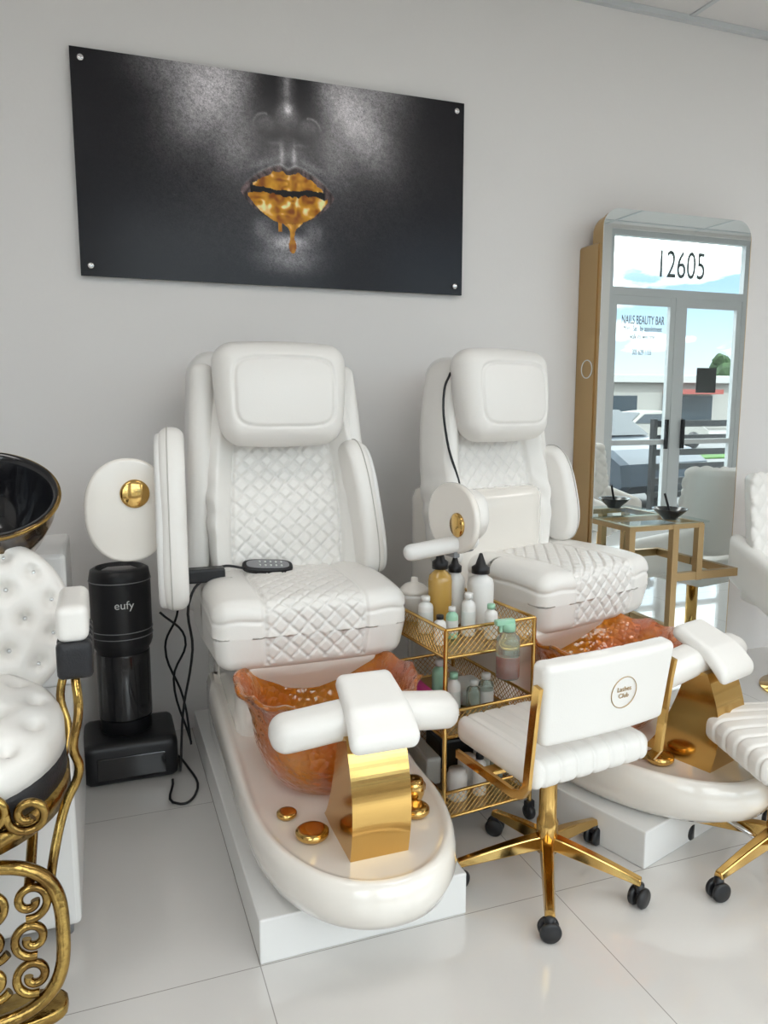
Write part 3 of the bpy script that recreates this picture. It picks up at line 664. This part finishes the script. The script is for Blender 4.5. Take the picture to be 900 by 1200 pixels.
# ---------------- outside
M['road']=mat('asphalt',(.15,.15,.15),.9,bump=.2,bscale=30)
M['walk']=mat('concrete',(.26,.25,.24),.8,var=.1)
M['grass']=mat('grass',(.06,.14,.03),.9,var=.3,vscale=3)
M['bldg']=mat('stucco',(.28,.27,.25),.8)
M['parapet']=mat('parapet_paint',(.34,.34,.33),.8)
M['roof']=mat('roof_red',(.25,.06,.05),.7)
M['car']=mat('car_paint',(.05,.065,.085),.35,.3,coat=.2)
M['cglass']=mat('car_glass',(.02,.03,.04),.15)
M['leaf']=mat('foliage',(.03,.07,.02),.8,var=.5,vscale=3)
M['bark']=mat('bark',(.08,.05,.03),.9)
box('sidewalk',(-15,-3.0,-.26),(40,-1.1,-.12),'walk',bev=0)
box('road',(-30,-26,-.3),(90,-3.0,-.26),'road',bev=0)
box('grass_verge',(-30,-14.2,-.26),(90,-12.6,-.2),'grass',bev=.02)
box('far_lot',(-30,-70,-.3),(110,-26,-.26),'walk',bev=0)
e=empty('railing_fence')
boxes('rails',[((7.55,-2.62,z),(13,-2.58,z+.09)) for z in (.1,.31,.52,.73,.94,1.15)]+[((x,-2.64,-.117),(x+.06,-2.56,1.26)) for x in (7.55,9.2,11.1,12.94)],'black',e)
e=empty('storefront_building',(24,-38,-.26))
box('body',(-16,-4,0),(40,4,3.0),'bldg',e,bev=.05)
box('parapet',(-16.3,-4.3,3.0),(40.3,4.5,3.5),'parapet',e,bev=.05)
boxes('awnings',[((x,4,2.3),(x+4,5,2.6)) for x in range(-14,38,12)],'roof',e)
boxes('shop_windows',[((x,3.9,.5),(x+4,4.05,2.2)) for x in range(-14,38,6)],'cglass',e)
def car(loc,rz,m,sc=1):
    e=empty('parked_car',loc,rz); e.scale=(sc,)*3
    prof=[(-2.2,.35),(-2.25,.7),(-2.1,.9),(-1.5,.98),(-.9,1.40),(-.2,1.47),(.5,1.42),(1.15,1.0),(1.9,.88),(2.2,.7),(2.25,.4),(2.1,.28),(-2.1,.28)]
    V=[];F_=[];n=len(prof)
    for y,s in((-.88,.96),(-.8,1),(.8,1),(.88,.96)):
        for x,z in prof: V.append((x*s,y*(1-.18*max(0,(z-.95))/.5),.3+(z-.3)*s))
    for k in range(3):
        for i in range(n): j=(i+1)%n; F_.append((k*n+i,k*n+j,(k+1)*n+j,(k+1)*n+i))
    F_+=[tuple(range(n)),tuple(range(3*n,4*n))]
    mk('body',V,F_,m,e,smooth=False)
    for s in(-1,1):
        mk('side_glass',[(-1.35,s*.89,1.0),(-.85,s*.80,1.33),(.45,s*.80,1.35),(1.0,s*.89,1.0)],[(0,1,2,3)],'cglass',e)
        for x in(-1.4,1.4): lathe('wheel',[(.001,-.1),(.2,-.1),(.32,-.09),(.33,0),(.32,.09),(.2,.1),(.001,.1)],'blackl',e,(x,s*.82,.33),(math.pi/2,0,0),seg=28)
    mk('windshield',[(.58,-.7,1.42),(.58,.7,1.42),(1.14,.78,1.04),(1.14,-.78,1.04)],[(0,1,2,3)],'cglass',e)
    mk('rear_glass',[(-.98,-.7,1.40),(-.98,.7,1.40),(-1.48,.78,1.02),(-1.48,-.78,1.02)],[(0,1,2,3)],'cglass',e)
car((8.15,-5.9,-.26),math.radians(80),'car',1.15); car((20,-18,-.26),0,'bldg')
def tree(loc,s):
    e=empty('street_tree',loc); 
    lathe('trunk',[(.001,0),(.25*s,0),(.18*s,1.5*s),(.1*s,3*s),(.001,3*s)],'bark',e,seg=12)
    V=[];F_=[]
    for k in range(26):
        c=Vector((random.uniform(-2,2),random.uniform(-1.2,1.2),3+random.uniform(-.7,1.1)))*s
        bm=bmesh.new(); bmesh.ops.create_icosphere(bm,subdivisions=2,radius=random.uniform(.4,.8)*s); n=len(V)
        for v in bm.verts: V.append(tuple(c+v.co*random.uniform(.8,1.2)))
        for f in bm.faces: F_.append(tuple(n+v.index for v in f.verts))
        bm.free()
    mk('canopy',V,F_,'leaf',e,smooth=False,recalc=False)
tree((62,-55,-.26),1.5); tree((68,-58,-.26),1.6); tree((75,-60,-.26),1.5)
# ---------------- light / world
w=D.worlds.new('World'); C.scene.world=w; w.use_nodes=True; nt=w.node_tree
bg=nt.nodes['Background']; tc=nt.nodes.new('ShaderNodeTexCoord'); sp=nt.nodes.new('ShaderNodeSeparateXYZ'); nt.links.new(tc.outputs['Generated'],sp.inputs[0])
r=nt.nodes.new('ShaderNodeValToRGB'); e_=r.color_ramp.elements; e_[0].position=0; e_[0].color=(.27,.30,.32,1); e_[1].position=.45; e_[1].color=(.88,.88,.9,1)
x=e_.new(.14); x.color=(.13,.19,.26,1)
nt.links.new(sp.outputs[2],r.inputs[0])
n=nt.nodes.new('ShaderNodeTexNoise'); n.inputs['Scale'].default_value=5; n.inputs['Detail'].default_value=6
mp=nt.nodes.new('ShaderNodeMapping'); mp.inputs['Scale'].default_value=(1,1,3); nt.links.new(tc.outputs['Generated'],mp.inputs[0]); nt.links.new(mp.outputs[0],n.inputs['Vector'])
cr=nt.nodes.new('ShaderNodeValToRGB'); cr.color_ramp.elements[0].position=.50; cr.color_ramp.elements[1].position=.62
nt.links.new(n.outputs['Fac'],cr.inputs[0]); mx=nt.nodes.new('ShaderNodeMix'); mx.data_type='RGBA'; nt.links.new(cr.outputs[0],mx.inputs[0]); nt.links.new(r.outputs[0],mx.inputs[6]); mx.inputs[7].default_value=(1,.97,.95,1)
nt.links.new(mx.outputs[2],bg.inputs[0]); bg.inputs[1].default_value=4.6
s=D.lights.new('sun','SUN'); s.energy=3; s.angle=.01; so=link(D.objects.new('sun',s)); so.rotation_euler=(math.radians(-38),math.radians(12),0)
# ---------------- camera
cam=D.cameras.new('camera'); cam.lens=27; cam.sensor_width=36; cam.clip_start=.02; co=link(D.objects.new('camera',cam),None,(0,0,1.5),(math.radians(90-8.1),0,math.radians(-20.2)))
C.scene.camera=co
C.scene.view_settings.view_transform='Standard'; C.scene.view_settings.exposure=.42
